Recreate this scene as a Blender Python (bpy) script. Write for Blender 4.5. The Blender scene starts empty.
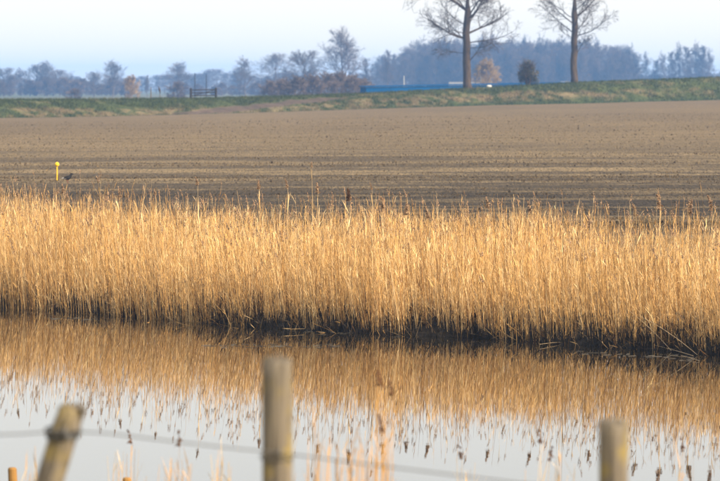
import bpy, math, random
import numpy as np
from mathutils import Vector

# ------------------------------------------------------------------ camera, sky, sun, exposure
S = bpy.context.scene
COL = S.collection
CAM_H, F_PX, HOR = 3.8, 3600.0, 85.0          # eye height, focal length and horizon row in 720 px units
PITCH = math.atan((240.5 - HOR) / F_PX)
cam_d = bpy.data.cameras.new('camera')
cam = bpy.data.objects.new('camera', cam_d)
COL.objects.link(cam)
cam.location = (0, 0, CAM_H)
cam.rotation_euler = (math.pi / 2 - PITCH, 0, 0)
cam_d.sensor_width = 36.0
cam_d.lens = F_PX / 720.0 * 36.0
cam_d.clip_start, cam_d.clip_end = 0.5, 20000
cam_d.dof.use_dof = True
cam_d.dof.focus_distance = 57.0
cam_d.dof.aperture_fstop = 5.2
S.camera = cam

SUN_AZ, SUN_EL = math.radians(125), math.radians(32)   # azimuth from +Y towards +X
world = bpy.data.worlds.new('World')
S.world = world
world.use_nodes = True
wn = world.node_tree.nodes
sky = wn.new('ShaderNodeTexSky')
sky.sky_type = 'NISHITA'
sky.sun_disc = False
sky.sun_elevation = SUN_EL
sky.sun_rotation = SUN_AZ
sky.air_density = 1.0
sky.dust_density = 4.0
sky.ozone_density = 1.5
veil = wn.new('ShaderNodeMix'); veil.data_type = 'RGBA'          # thin even veil of high cloud over the whole sky
veil.inputs[0].default_value = 0.78
veil.inputs[7].default_value = (4.7, 4.5, 4.12, 1)
world.node_tree.links.new(sky.outputs[0], veil.inputs[6])
world.node_tree.links.new(veil.outputs[2], wn['Background'].inputs[0])
wn['Background'].inputs[1].default_value = 0.15

sun_d = bpy.data.lights.new('sun', 'SUN')
sun = bpy.data.objects.new('sun', sun_d)
COL.objects.link(sun)
sun_d.energy = 4.8
sun_d.angle = math.radians(0.6)
sun_d.color = (1.0, 0.83, 0.62)
to_sun = Vector((math.sin(SUN_AZ) * math.cos(SUN_EL), math.cos(SUN_AZ) * math.cos(SUN_EL), math.sin(SUN_EL)))
sun.rotation_euler = to_sun.to_track_quat('Z', 'Y').to_euler()

S.view_settings.view_transform = 'Standard'
S.view_settings.look = 'None'
S.view_settings.exposure = 1.02
S.view_settings.gamma = 1.0
S.cycles.use_denoising = True
S.cycles.max_bounces = 6
S.cycles.volume_bounces = 1
S.cycles.transparent_max_bounces = 8

R = np.random.default_rng(7)

# ------------------------------------------------------------------ helpers
def P(px, py, d):
    """point at distance y = d on the line of sight through photo pixel (px, py)"""
    cx, cy = (px - 360) / F_PX, -(py - 240.5) / F_PX
    sp, cp = math.sin(PITCH), math.cos(PITCH)
    dx, dy, dz = cx, cp + cy * sp, -sp + cy * cp
    t = d / dy
    return Vector((dx * t, d, CAM_H + dz * t))

def X(px, d):
    return (px - 360) / F_PX * d

def Z(py, d):
    return P(360, py, d).z

def mesh_np(name, verts, quads=None, tris=None, col=None, mat=None, smooth=False):
    me = bpy.data.meshes.new(name)
    verts = np.asarray(verts, dtype=np.float32)
    fl, ls = [], []
    n = 0
    if quads is not None and len(quads):
        q = np.asarray(quads, dtype=np.int32)
        fl.append(q.ravel()); ls.append(np.arange(len(q), dtype=np.int32) * 4 + n); n += q.size
    if tris is not None and len(tris):
        t = np.asarray(tris, dtype=np.int32)
        fl.append(t.ravel()); ls.append(np.arange(len(t), dtype=np.int32) * 3 + n); n += t.size
    loops = np.concatenate(fl); starts = np.concatenate(ls)
    me.vertices.add(len(verts)); me.vertices.foreach_set('co', verts.ravel())
    me.loops.add(len(loops)); me.loops.foreach_set('vertex_index', loops)
    me.polygons.add(len(starts)); me.polygons.foreach_set('loop_start', starts)
    me.polygons.foreach_set('use_smooth', np.full(len(starts), smooth, dtype=bool))
    if col is not None:
        c = np.ones((len(verts), 4), dtype=np.float32)
        c[:, :3] = col
        a = me.color_attributes.new('Col', 'FLOAT_COLOR', 'POINT')
        a.data.foreach_set('color', c.ravel())
    me.update(calc_edges=True)
    if mat: me.materials.append(mat)
    return me

def link(name, me, parent=None, loc=None):
    o = bpy.data.objects.new(name, me)
    COL.objects.link(o)
    if parent: o.parent = parent
    if loc is not None: o.location = loc
    return o

def tag(o, label=None, cat=None, group=None, kind=None):
    if label: o['label'] = label
    if cat: o['category'] = cat
    if group: o['group'] = group
    if kind: o['kind'] = kind
    return o

def copy_tree(o, parent=None):
    c = o.copy(); COL.objects.link(c); c.parent = parent
    for ch in list(o.children): copy_tree(ch, c)
    return c

class MB:
    """collects tubes, boxes and faces into one mesh"""
    def __init__(s): s.v, s.q, s.t, s.c, s.n = [], [], [], [], 0
    def add(s, v, q=None, t=None, c=None):
        v = np.asarray(v, dtype=np.float32)
        if q is not None and len(q): s.q.append(np.asarray(q, dtype=np.int32) + s.n)
        if t is not None and len(t): s.t.append(np.asarray(t, dtype=np.int32) + s.n)
        s.v.append(v); s.c.append(np.broadcast_to(np.asarray(c if c is not None else (1, 1, 1), dtype=np.float32), v.shape))
        s.n += len(v)
    def tube(s, pts, rad, sides=6, c=None, cap=True):
        pts = np.asarray(pts, dtype=float); k = len(pts)
        rad = np.broadcast_to(np.asarray(rad, dtype=float), (k,))
        d = np.gradient(pts, axis=0); d /= np.linalg.norm(d, axis=1)[:, None] + 1e-9
        ref = np.array([1.0, 0, 0]) if abs(d[0][0]) < 0.8 else np.array([0, 1.0, 0])
        a = np.cross(d, ref); a /= np.linalg.norm(a, axis=1)[:, None] + 1e-9
        b = np.cross(d, a)
        th = np.linspace(0, 2 * math.pi, sides, endpoint=False)
        v = pts[:, None, :] + rad[:, None, None] * (np.cos(th)[None, :, None] * a[:, None, :] + np.sin(th)[None, :, None] * b[:, None, :])
        v = v.reshape(-1, 3)
        i = np.arange(k - 1)[:, None] * sides; j = np.arange(sides)[None, :]; j2 = (j + 1) % sides
        q = np.stack([i + j, i + j2, i + sides + j2, i + sides + j], -1).reshape(-1, 4)
        t = None
        if cap:
            v = np.vstack([v, pts[0], pts[-1]]); m = k * sides
            jj = np.arange(sides); j3 = (jj + 1) % sides
            t = np.vstack([np.stack([np.full(sides, m), j3, jj], -1),
                           np.stack([np.full(sides, m + 1), (k - 1) * sides + jj, (k - 1) * sides + j3], -1)])
        s.add(v, q, t, c)
    def box(s, x0, x1, y0, y1, z0, z1, c=None):
        v = [(x, y, z) for z in (z0, z1) for x, y in ((x0, y0), (x1, y0), (x1, y1), (x0, y1))]
        s.add(v, [(3, 2, 1, 0), (4, 5, 6, 7), (0, 1, 5, 4), (1, 2, 6, 5), (2, 3, 7, 6), (3, 0, 4, 7)], None, c)
    def mesh(s, name, mat, smooth=False):
        return mesh_np(name, np.vstack(s.v), np.vstack(s.q) if s.q else None, np.vstack(s.t) if s.t else None, np.vstack(s.c), mat, smooth)
    def build(s, name, mat, parent=None, loc=None, smooth=False):
        return link(name, s.mesh(name, mat, smooth), parent, loc)

def _hash(i, j, seed):
    n = (i.astype(np.int64) * 374761393 + j.astype(np.int64) * 668265263 + seed * 974711) & 0x7fffffff
    n = ((n ^ (n >> 13)) * 1274126177) & 0x7fffffff
    n = (n ^ (n >> 16)) & 0xffff
    return n / 65535.0
def vnoise(x, y, seed=0):
    x = np.asarray(x, dtype=float); y = np.asarray(y, dtype=float)
    i, j = np.floor(x), np.floor(y); fx, fy = x - i, y - j
    fx = fx * fx * (3 - 2 * fx); fy = fy * fy * (3 - 2 * fy)
    a, b = _hash(i, j, seed), _hash(i + 1, j, seed); c, d = _hash(i, j + 1, seed), _hash(i + 1, j + 1, seed)
    return (a * (1 - fx) + b * fx) * (1 - fy) + (c * (1 - fx) + d * fx) * fy
def fbm(x, y, seed=0, o=3):
    s, a, t = 0, 1.0, 0
    for k in range(o):
        s = s + a * vnoise(x * 2 ** k, y * 2 ** k, seed + k * 17); t += a; a *= 0.5
    return s / t
def sstep(a, b, x):
    t = np.clip((np.asarray(x, dtype=float) - a) / (b - a), 0, 1)
    return t * t * (3 - 2 * t)
def mix(a, b, t):
    t = np.asarray(t)[..., None]
    return np.asarray(a) * (1 - t) + np.asarray(b) * t

# ------------------------------------------------------------------ materials
def mat_base(name, rough=0.8, spec=0.3):
    m = bpy.data.materials.new(name); m.use_nodes = True
    b = m.node_tree.nodes['Principled BSDF']
    b.inputs['Roughness'].default_value = rough
    b.inputs['Specular IOR Level'].default_value = spec
    return m, m.node_tree.nodes, m.node_tree.links, b

def mat_vcol(name, rough=0.8, spec=0.25, nscale=0, namt=0.3, bump=0, bscale=20, stretch=(1, 1, 1), translucent=0.0):
    """vertex colour times a procedural noise, with optional bump"""
    m, n, l, b = mat_base(name, rough, spec)
    at = n.new('ShaderNodeVertexColor'); at.layer_name = 'Col'
    out = at.outputs[0]
    tc = n.new('ShaderNodeTexCoord'); mp = n.new('ShaderNodeMapping'); mp.inputs['Scale'].default_value = stretch
    l.new(tc.outputs['Object'], mp.inputs[0])
    if nscale:
        nz = n.new('ShaderNodeTexNoise'); nz.inputs['Scale'].default_value = nscale; nz.inputs['Detail'].default_value = 5
        l.new(mp.outputs[0], nz.inputs[0])
        mr = n.new('ShaderNodeMapRange'); mr.inputs[1].default_value = 0.3; mr.inputs[2].default_value = 0.7
        mr.inputs[3].default_value = 1 - namt; mr.inputs[4].default_value = 1 + namt
        l.new(nz.outputs[0], mr.inputs[0])
        mx = n.new('ShaderNodeVectorMath'); mx.operation = 'MULTIPLY'
        l.new(out, mx.inputs[0]); l.new(mr.outputs[0], mx.inputs[1]); out = mx.outputs[0]
    l.new(out, b.inputs['Base Color'])
    if bump:
        nb = n.new('ShaderNodeTexNoise'); nb.inputs['Scale'].default_value = bscale; nb.inputs['Detail'].default_value = 6
        l.new(mp.outputs[0], nb.inputs[0])
        bp = n.new('ShaderNodeBump'); bp.inputs['Strength'].default_value = 1.0; bp.inputs['Distance'].default_value = bump
        l.new(nb.outputs[0], bp.inputs['Height']); l.new(bp.outputs[0], b.inputs['Normal'])
    if translucent:
        tr = n.new('ShaderNodeBsdfTranslucent'); l.new(out, tr.inputs[0])
        ms = n.new('ShaderNodeMixShader'); ms.inputs[0].default_value = translucent
        l.new(b.outputs[0], ms.inputs[1]); l.new(tr.outputs[0], ms.inputs[2])
        l.new(ms.outputs[0], n['Material Output'].inputs[0])
    return m

M = {}
M['soil'] = mat_vcol('ploughed_soil', 0.95, 0.1, nscale=15.0, namt=0.55, bump=0.05, bscale=16, stretch=(1, 0.10, 1))
M['grass'] = mat_vcol('dike_grass', 0.9, 0.15, nscale=1.2, namt=0.25, bump=0.06, bscale=5)
M['blade'] = mat_vcol('grass_blade', 0.8, 0.2, translucent=0.25)
M['plain'] = mat_vcol('far_grassland', 0.9, 0.1, nscale=0.02, namt=0.2)
M['reed'] = mat_vcol('dry_reed', 0.62, 0.3, nscale=9, namt=0.18, stretch=(1, 1, 0.25), translucent=0.18)
M['plume'] = mat_vcol('reed_plume', 0.9, 0.1, translucent=0.35)
M['bark'] = mat_vcol('tree_bark', 0.9, 0.15, nscale=4, namt=0.35, bump=0.04, bscale=6, stretch=(1, 1, 0.3))
M['twig'] = mat_vcol('tree_twig', 0.9, 0.15)
M['leaf'] = mat_vcol('bush_leaf', 0.7, 0.25, translucent=0.2)
M['paint'] = mat_vcol('weathered_paint', 0.55, 0.4, nscale=1.5, namt=0.08)
M['feather'] = mat_vcol('feather', 0.8, 0.2)
M['oldwood'] = mat_vcol('weathered_timber', 0.85, 0.2, nscale=8, namt=0.25)

def mat_post():
    """grey weathered fence timber with grain, cracks and yellow-green lichen"""
    m, n, l, b = mat_base('fence_post_wood', 0.85, 0.2)
    tc = n.new('ShaderNodeTexCoord')
    mp = n.new('ShaderNodeMapping'); mp.inputs['Scale'].default_value = (1, 1, 0.06); l.new(tc.outputs['Object'], mp.inputs[0])
    g = n.new('ShaderNodeTexNoise'); g.inputs['Scale'].default_value = 60; g.inputs['Detail'].default_value = 6; l.new(mp.outputs[0], g.inputs[0])
    r = n.new('ShaderNodeValToRGB'); l.new(g.outputs[0], r.inputs[0])
    r.color_ramp.elements[0].position = 0.3; r.color_ramp.elements[0].color = (0.060, 0.051, 0.041, 1)
    r.color_ramp.elements[1].position = 0.68; r.color_ramp.elements[1].color = (0.165, 0.142, 0.110, 1)
    k = n.new('ShaderNodeTexNoise'); k.inputs['Scale'].default_value = 9; k.inputs['Detail'].default_value = 8; l.new(tc.outputs['Object'], k.inputs[0])
    kr = n.new('ShaderNodeMapRange'); kr.inputs[1].default_value = 0.48; kr.inputs[2].default_value = 0.66; l.new(k.outputs[0], kr.inputs[0])
    mx = n.new('ShaderNodeMix'); mx.data_type = 'RGBA'; l.new(kr.outputs[0], mx.inputs[0])
    l.new(r.outputs[0], mx.inputs[6]); mx.inputs[7].default_value = (0.18, 0.14, 0.055, 1)
    l.new(mx.outputs[2], b.inputs['Base Color'])
    bp = n.new('ShaderNodeBump'); bp.inputs['Distance'].default_value = 0.006; l.new(g.outputs[0], bp.inputs['Height']); l.new(bp.outputs[0], b.inputs['Normal'])
    return m
M['post'] = mat_post()
def mat_metal(name, c, rough):
    m, n, l, b = mat_base(name, rough, 0.5)
    b.inputs['Metallic'].default_value = 0.7
    nz = n.new('ShaderNodeTexNoise'); nz.inputs['Scale'].default_value = 30
    r = n.new('ShaderNodeValToRGB'); l.new(nz.outputs[0], r.inputs[0])
    r.color_ramp.elements[0].color = (c[0] * .6, c[1] * .55, c[2] * .5, 1); r.color_ramp.elements[1].color = (*c, 1)
    l.new(r.outputs[0], b.inputs['Base Color'])
    return m
M['wire'] = mat_metal('galvanised_wire', (0.11, 0.115, 0.12), 0.7)
def mat_water(name, base, bump):
    m, n, l, b = mat_base(name, 0.015, 0.5)
    b.inputs['IOR'].default_value = 1.6
    b.inputs['Base Color'].default_value = base
    tc = n.new('ShaderNodeTexCoord'); mp = n.new('ShaderNodeMapping'); mp.inputs['Scale'].default_value = (0.7, 1.6, 1); l.new(tc.outputs['Object'], mp.inputs[0])
    nz = n.new('ShaderNodeTexNoise'); nz.inputs['Scale'].default_value = 2.2; nz.inputs['Detail'].default_value = 3; l.new(mp.outputs[0], nz.inputs[0])
    bp = n.new('ShaderNodeBump'); bp.inputs['Strength'].default_value = 1.0; bp.inputs['Distance'].default_value = bump
    l.new(nz.outputs[0], bp.inputs['Height']); l.new(bp.outputs[0], b.inputs['Normal'])
    return m
M['water'] = mat_water('ditch_water', (0.012, 0.010, 0.007, 1), 0.00028)
M['canal'] = mat_water('canal_water', (0.03, 0.04, 0.05, 1), 0.0005)

# ------------------------------------------------------------------ the lie of the land
WPX = np.array([(0, 308), (60, 311), (110, 316), (180, 321), (240, 327), (300, 331), (400, 336), (480, 339), (560, 345), (640, 350), (720, 356)], float)
shore = []
for a, b in WPX:
    d = CAM_H / ((b - HOR) / F_PX) * 1.0
    shore.append((X(a, d), d))
shore = np.array(shore)
e0 = (shore[0] - shore[3]); e0 /= np.linalg.norm(e0); e1 = (shore[-1] - shore[-4]); e1 /= np.linalg.norm(e1)
shore = np.vstack([shore[0] + e0 * 46, shore[0] + e0 * 18, shore, shore[-1] + e1 * 12, shore[-1] + e1 * 30])
SLEN = np.concatenate([[0], np.cumsum(np.linalg.norm(np.diff(shore, axis=0), axis=1))])
def shore_at(t):
    x = np.interp(t, SLEN, shore[:, 0]); y = np.interp(t, SLEN, shore[:, 1])
    e = 0.6
    dx = np.interp(t + e, SLEN, shore[:, 0]) - np.interp(t - e, SLEN, shore[:, 0])
    dy = np.interp(t + e, SLEN, shore[:, 1]) - np.interp(t - e, SLEN, shore[:, 1])
    n = np.hypot(dx, dy) + 1e-9
    return x, y, -dy / n, dx / n          # point and normal pointing to the far side (field)
def shore_dist(x, y):
    """signed distance behind the waterline, positive on the field side"""
    best = np.full(np.shape(x), 1e9); sg = np.zeros(np.shape(x))
    for k in range(len(shore) - 1):
        a, b = shore[k], shore[k + 1]; ab = b - a; L = ab @ ab
        t = np.clip(((x - a[0]) * ab[0] + (y - a[1]) * ab[1]) / L, 0, 1)
        dx, dy = x - (a[0] + t * ab[0]), y - (a[1] + t * ab[1])
        dd = np.hypot(dx, dy); cr = ab[0] * dy - ab[1] * dx
        m = dd < best
        best = np.where(m, dd, best); sg = np.where(m, np.sign(cr), sg)
    return best * sg

TPX = np.array([0, 100, 200, 290, 360, 430, 500, 580, 650, 720], float)
TOE = np.array([118, 116.5, 114, 111.5, 109, 107, 105, 103.5, 101.5, 100], float)
CRE = np.array([100, 99.5, 98.5, 96.5, 94, 90.5, 87, 82.5, 80, 77.5], float)
def toe_d(u): return 330 + 70 * (np.asarray(u, float) / 720.0)
def toe_z(u): return CAM_H - (np.interp(u, TPX, TOE) - HOR) / F_PX * toe_d(u)
def crest_z(u): return CAM_H - (np.interp(u, TPX, CRE) - HOR) / F_PX * (toe_d(u) + 9)
def land(x, y):
    x = np.asarray(x, float); y = np.asarray(y, float)
    u = 360 + x / np.maximum(y, 30) * F_PX
    uc = np.clip(u, -300, 1000)
    t = np.clip((y - 90) / (toe_d(np.clip(uc, -100, 900)) - 90), 0, 1)
    return 0.85 + (toe_z(np.clip(uc, 0, 720)) - 0.85) * t ** 1.4

PLAIN = 0.2      # level of the meadows behind the dike
# ground sheet under everything
tag(link('ground', mesh_np('ground', [(-3200, -80, -1.6), (3200, -80, -1.6), (3200, 3300, -1.6), (-3200, 3300, -1.6)], [(0, 1, 2, 3)],
                           col=(0.16, 0.13, 0.08), mat=M['plain'])), kind='structure')

# ploughed field and far bank, one sheet
xs = np.concatenate([np.linspace(-110, -46, 24)[:-1], np.linspace(-46, -14, 64)[:-1], np.linspace(-14, 14, 104)[:-1], np.linspace(14, 46, 64)[:-1], np.linspace(46, 120, 26)])
ys = [40.0]
while ys[-1] < 425: ys.append(ys[-1] * 1.0030)
ys = np.array(ys)
GX, GY = np.meshgrid(xs, ys)
ry = GY + 0.012 * GX                                        # drill rows run nearly parallel to the picture
SD = shore_dist(GX, GY)
z = land(GX, GY)
bank = np.interp(SD, [-6, -0.4, 0.05, 0.35, 0.8, 2.6, 7.0, 9.0], [-1.2, -0.45, -0.06, 0.14, 0.20, 0.28, 0.45, 0.86])
fieldw = sstep(7.2, 9.0, SD)
rows = vnoise(ry / 0.7, GX / 40, 3) + 0.45 * vnoise(ry / 2.3, GX / 90, 5)
clod = fbm(GX / 0.42, GY / 0.7, 11, 3)
clod2 = np.maximum(0, vnoise(GX / 0.35, GY / 0.5, 23) - 0.62)
near = 1 - sstep(105, 210, GY)
z = bank * (1 - fieldw) + z * fieldw + fieldw * ((rows - 0.72) * 0.035 * (0.5 + near) + (clod - 0.5) * 0.045 * (0.55 + near * 0.6) + clod2 * 0.05 * (0.25 + near))
toe_here = toe_d(np.clip(360 + GX / GY * F_PX, -60, 800))
z = z - 1.6 * sstep(0.5, 8, GY - toe_here)
band = fbm(ry / 4.0, GX / 55 + ry / 60, 31, 4)
band2 = fbm(ry / 1.2, GX / 7, 41, 3)
light = np.array([0.132, 0.098, 0.054]); dark = np.array([0.030, 0.023, 0.015]); tan = np.array([0.122, 0.087, 0.043])
wet = np.clip(sstep(0.40, 0.66, band * 0.36 + band2 * 0.64 + 0.06 * near - 0.02) * (0.22 + 0.56 * near), 0, 1)
wet = np.clip(wet + 0.45 * (1 - sstep(88, 112, GY + 14 * (band2 - 0.5))), 0, 1)
fc = mix(light, tan, sstep(120, 260, GY)); fc = fc * (1 - wet[..., None]) + dark * wet[..., None]
fc = fc * (0.86 + 0.28 * fbm(GX / 9, GY / 30, 57, 2))[..., None]
mud = np.array([0.022, 0.018, 0.013])
fc = fc * fieldw[..., None] + mud * (1 - fieldw)[..., None]
H_, W_ = GX.shape
ii = (np.arange(H_ - 1)[:, None] * W_ + np.arange(W_ - 1)[None, :])
quads = np.stack([ii, ii + 1, ii + W_ + 1, ii + W_], -1).reshape(-1, 4)
tag(link('field', mesh_np('field', np.stack([GX, GY, z], -1).reshape(-1, 3), quads, col=fc.reshape(-1, 3), mat=M['soil'], smooth=True)), kind='structure')

# loose clods lying along the drill rows
def clods():
    n = 125000
    d = 1 / R.uniform(1 / 290.0, 1 / 66.0, n); u = R.uniform(-90, 810, n); x = (u - 360) / F_PX * d
    r_ = d + 0.012 * x
    kp = R.uniform(0, 1, n) < 0.12 + 0.88 * sstep(0.45, 0.62, fbm(r_ / 1.1, x / 30, 131, 2))
    kp &= shore_dist(x, d) > 8.2
    x, d = x[kp], d[kp]; n = len(x)
    sz = R.uniform(0.010, 0.026, n) * (0.6 + d / 220) * np.where(R.uniform(0, 1, n) < 0.06, 1.9, 1.0)
    base = np.stack([x, d, land(x, d)], -1)
    a = R.uniform(0, 6.28, n); v = []
    for k in range(3):
        th = a + k * 2.094 + R.uniform(-.4, .4, n)
        v.append(base + np.stack([np.cos(th) * sz * 1.25, np.sin(th) * sz * 1.25, np.full(n, -0.03)], -1))
    for k in range(2):
        v.append(base + np.stack([R.uniform(-.6, .6, n) * sz, R.uniform(-.6, .6, n) * sz, sz * R.uniform(0.7, 1.3, n)], -1))
    v = np.stack(v, 1).reshape(-1, 3)
    t = np.array([(0, 1, 3), (1, 2, 4), (2, 0, 3), (1, 4, 3), (2, 3, 4)])
    c = mix(np.array([0.052, 0.039, 0.024]), np.array([0.135, 0.100, 0.056]), R.uniform(0, 1, n) * (0.35 + 0.65 * sstep(95, 150, d)))
    o = link('soil_clods', mesh_np('soil_clods', v, None, (np.arange(n)[:, None, None] * 5 + t[None]).reshape(-1, 3), np.repeat(c, 5, axis=0), M['soil']))
    tag(o, 'loose brown clods scattered along the rows of the ploughed field', 'clods', kind='stuff')
clods()

# water of the ditch
wy = np.linspace(18, 120, 3)
tag(link('water', mesh_np('water', [(-70, 16, 0), (60, 16, 0), (60, 110, 0), (-70, 110, 0)], [(0, 1, 2, 3)], mat=M['water'])), kind='structure')

# near bank below the camera
bx = np.linspace(-60, 60, 150); by = np.linspace(-60, 36, 110)
BX, BY = np.meshgrid(bx, by)
bz = np.interp(BY + 0.6 * (fbm(BX / 3, BY / 3, 77, 2) - 0.5), [-60, 8, 18, 26.5, 29, 36], [2.2, 2.2, 1.48, 0.12, -0.12, -1.0]) + 0.10 * (fbm(BX / 0.9, BY / 0.9, 5, 3) - 0.5)
g1, g2 = np.array([0.10, 0.115, 0.035]), np.array([0.30, 0.23, 0.11])
bc = mix(g1, g2, sstep(0.4, 0.62, fbm(BX / 1.6, BY / 1.6, 91, 3)))
ii = (np.arange(len(by) - 1)[:, None] * len(bx) + np.arange(len(bx) - 1)[None, :])
tag(link('near_bank', mesh_np('near_bank', np.stack([BX, BY, bz], -1).reshape(-1, 3), np.stack([ii, ii + 1, ii + len(bx) + 1, ii + len(bx)], -1).reshape(-1, 4),
    col=bc.reshape(-1, 3), mat=M['grass'], smooth=True)), kind='structure')
def near_z(x, y): return float(np.interp(y, [-60, 8, 18, 26.5, 29, 36], [2.2, 2.2, 1.48, 0.12, -0.12, -1.0]))

# the grass dike behind the field
us = np.linspace(-420, 1140, 900)
prof = np.linspace(0, 1, 46)                                # 0 toe .. 0.55 crest .. 1 back foot
U, V = np.meshgrid(us, prof)
uc = np.clip(U, 0, 720)
Dd = toe_d(U) + V * 22 - 0.8
tz, cz = toe_z(uc), crest_z(uc)
hh = np.interp(V, [0, 0.06, 0.32, 0.40, 0.46, 0.54, 1.0], [-0.12, 0.03, 0.80, 0.97, 1.0, 0.97, -0.2])
DZ = tz + (cz - tz) * hh
DX = (U - 360) / F_PX * Dd
rough = (fbm(DX / 2.2, Dd / 2.0, 61, 3) - 0.5)
DZ = DZ + rough * 0.34 * sstep(0.02, 0.12, V) * (1 - 0.75 * sstep(0.34, 0.42, V)) + (vnoise(DX / 0.7, Dd / 0.7, 8) - 0.5) * 0.08
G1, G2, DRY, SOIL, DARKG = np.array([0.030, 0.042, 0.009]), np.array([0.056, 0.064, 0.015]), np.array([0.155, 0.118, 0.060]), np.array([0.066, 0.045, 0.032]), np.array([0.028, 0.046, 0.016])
def dike_colour(u, v, x, d):
    n1 = fbm(x / 3.4, v * 14 + x / 40, 71, 4); n2 = fbm(x / 0.8, d / 0.9, 73, 3)
    c = mix(G1, G2, n2)
    v_lo = np.interp(u, [-400, 0, 150, 240, 340, 420, 520, 600, 720, 1100], [0.22, 0.20, 0.17, 0.18, 0.22, 0.28, 0.26, 0.22, 0.16, 0.16])
    vb = np.interp(u, [-400, 0, 150, 240, 340, 430, 520, 620, 720, 1100], [0.02, 0.02, 0.02, 0.03, 0.03, 0.08, 0.12, 0.14, 0.12, 0.12])
    dry = sstep(-0.06, 0.05, v_lo - v + (n1 - 0.5) * 0.20) * sstep(-0.03, 0.04, v - vb)
    dry = dry * sstep(0.40, 0.66, n2 * 0.75 + n1 * 0.3)
    dry = np.maximum(dry, 0.5 * sstep(0.58, 0.70, n1 * .6 + n2 * .4))
    c = mix(c, DRY, dry * 0.88) if False else c * (1 - 0.88 * dry)[..., None] + DRY * (0.88 * dry)[..., None]
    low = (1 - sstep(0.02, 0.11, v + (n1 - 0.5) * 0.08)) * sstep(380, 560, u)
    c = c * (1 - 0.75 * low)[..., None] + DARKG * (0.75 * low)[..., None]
    # bare earth track climbing the dike
    vc = np.interp(u, [170, 230, 290, 350], [0.05, 0.12, 0.24, 0.33]); wv = np.interp(u, [165, 195, 250, 320, 360], [0.0, 0.06, 0.075, 0.06, 0.0])
    tr = (1 - sstep(0.6, 1.25, np.abs(v - vc + (n2 - 0.5) * 0.05) / np.maximum(wv, 1e-3))) * (wv > 0.002)
    c = c * (1 - 0.92 * tr)[..., None] + SOIL * (0.92 * tr)[..., None]
    return c, tr
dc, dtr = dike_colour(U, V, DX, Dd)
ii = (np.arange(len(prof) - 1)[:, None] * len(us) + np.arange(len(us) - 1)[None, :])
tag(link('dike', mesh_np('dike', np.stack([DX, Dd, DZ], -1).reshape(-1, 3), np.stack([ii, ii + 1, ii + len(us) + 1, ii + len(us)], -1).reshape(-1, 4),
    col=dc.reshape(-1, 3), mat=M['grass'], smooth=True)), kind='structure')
def dike_point(u, v):
    uc_ = np.clip(u, 0, 720); d = toe_d(u) + v * 22 - 0.8
    h = np.interp(v, [0, 0.06, 0.32, 0.40, 0.46, 0.54, 1.0], [-0.12, 0.03, 0.80, 0.97, 1.0, 0.97, -0.2])
    return (u - 360) / F_PX * d, d, toe_z(uc_) + (crest_z(uc_) - toe_z(uc_)) * h

def blades(name, x, y, zz, h, w, col, nb, rng, lean=0.5, mat=None):
    """tufts: nb triangular blades at every point"""
    n = len(x); x = np.repeat(x, nb); y = np.repeat(y, nb); zz = np.repeat(zz, nb); h = np.repeat(h, nb) * rng.uniform(0.5, 1.15, n * nb)
    col = np.repeat(col, nb, axis=0) * rng.uniform(0.75, 1.25, (n * nb, 1))
    th = rng.uniform(0, 2 * math.pi, n * nb); ln = rng.uniform(0, lean, n * nb) * h
    ox, oy = rng.normal(0, 1, n * nb) * w * 1.2, rng.normal(0, 1, n * nb) * w * 1.2
    ph = rng.uniform(0, math.pi, n * nb); wx, wy_ = np.cos(ph) * w / 2, np.sin(ph) * w / 2
    a = np.stack([x + ox - wx, y + oy - wy_, zz - 0.03], -1); b = np.stack([x + ox + wx, y + oy + wy_, zz - 0.03], -1)
    c = np.stack([x + ox + np.cos(th) * ln, y + oy + np.sin(th) * ln, zz + h], -1)
    v = np.stack([a, b, c], 1).reshape(-1, 3)
    return mesh_np(name, v, None, np.arange(len(v)).reshape(-1, 3), np.repeat(col, 3, axis=0), mat or M['blade'])
n = 34000
tu, tv = R.uniform(-120, 840, n), R.uniform(0.01, 0.5, n)
tx, td, tzz = dike_point(tu, tv)
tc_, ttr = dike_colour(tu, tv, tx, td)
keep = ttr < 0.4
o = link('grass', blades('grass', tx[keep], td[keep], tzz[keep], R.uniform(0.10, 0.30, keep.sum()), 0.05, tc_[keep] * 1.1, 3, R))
tag(o, 'short green and straw grass covering the long dike', 'grass', kind='stuff')

# plain beyond the dike out to the horizon
pu = np.linspace(-1500, 2200, 60)
def plain_row(k): return toe_d(np.clip(pu, -400, 1100)) + 20 if k == 0 else np.full(len(pu), [0, 480, 560, 640, 760, 900, 1100, 1400, 1900, 3200][k])
PV, PC = [], []
for k in range(10):
    d = plain_row(k)
    PV.append(np.stack([(pu - 360) / F_PX * d, d, np.full(len(pu), PLAIN)], -1))
    nz = fbm(pu / 90, np.full(len(pu), k * 1.7), 81, 2)
    PC.append(mix(np.array([0.055, 0.068, 0.024]), np.array([0.12, 0.105, 0.055]), nz))
ii = (np.arange(9)[:, None] * len(pu) + np.arange(len(pu) - 1)[None, :])
tag(link('far_meadow', mesh_np('far_meadow', np.concatenate(PV), np.stack([ii, ii + 1, ii + len(pu) + 1, ii + len(pu)], -1).reshape(-1, 4), col=np.concatenate(PC), mat=M['plain'])), kind='structure')
cv = [(X(-80, 560), 560, PLAIN + 0.03), (X(374, 560), 560, PLAIN + 0.03), (X(372, 640), 640, PLAIN + 0.03), (X(200, 690), 690, PLAIN + 0.03), (X(-80, 660), 660, PLAIN + 0.03)]
tag(link('canal', mesh_np('canal', cv, None, [(0, 1, 2), (0, 2, 3), (0, 3, 4)], mat=M['canal'])), kind='structure')

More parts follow.
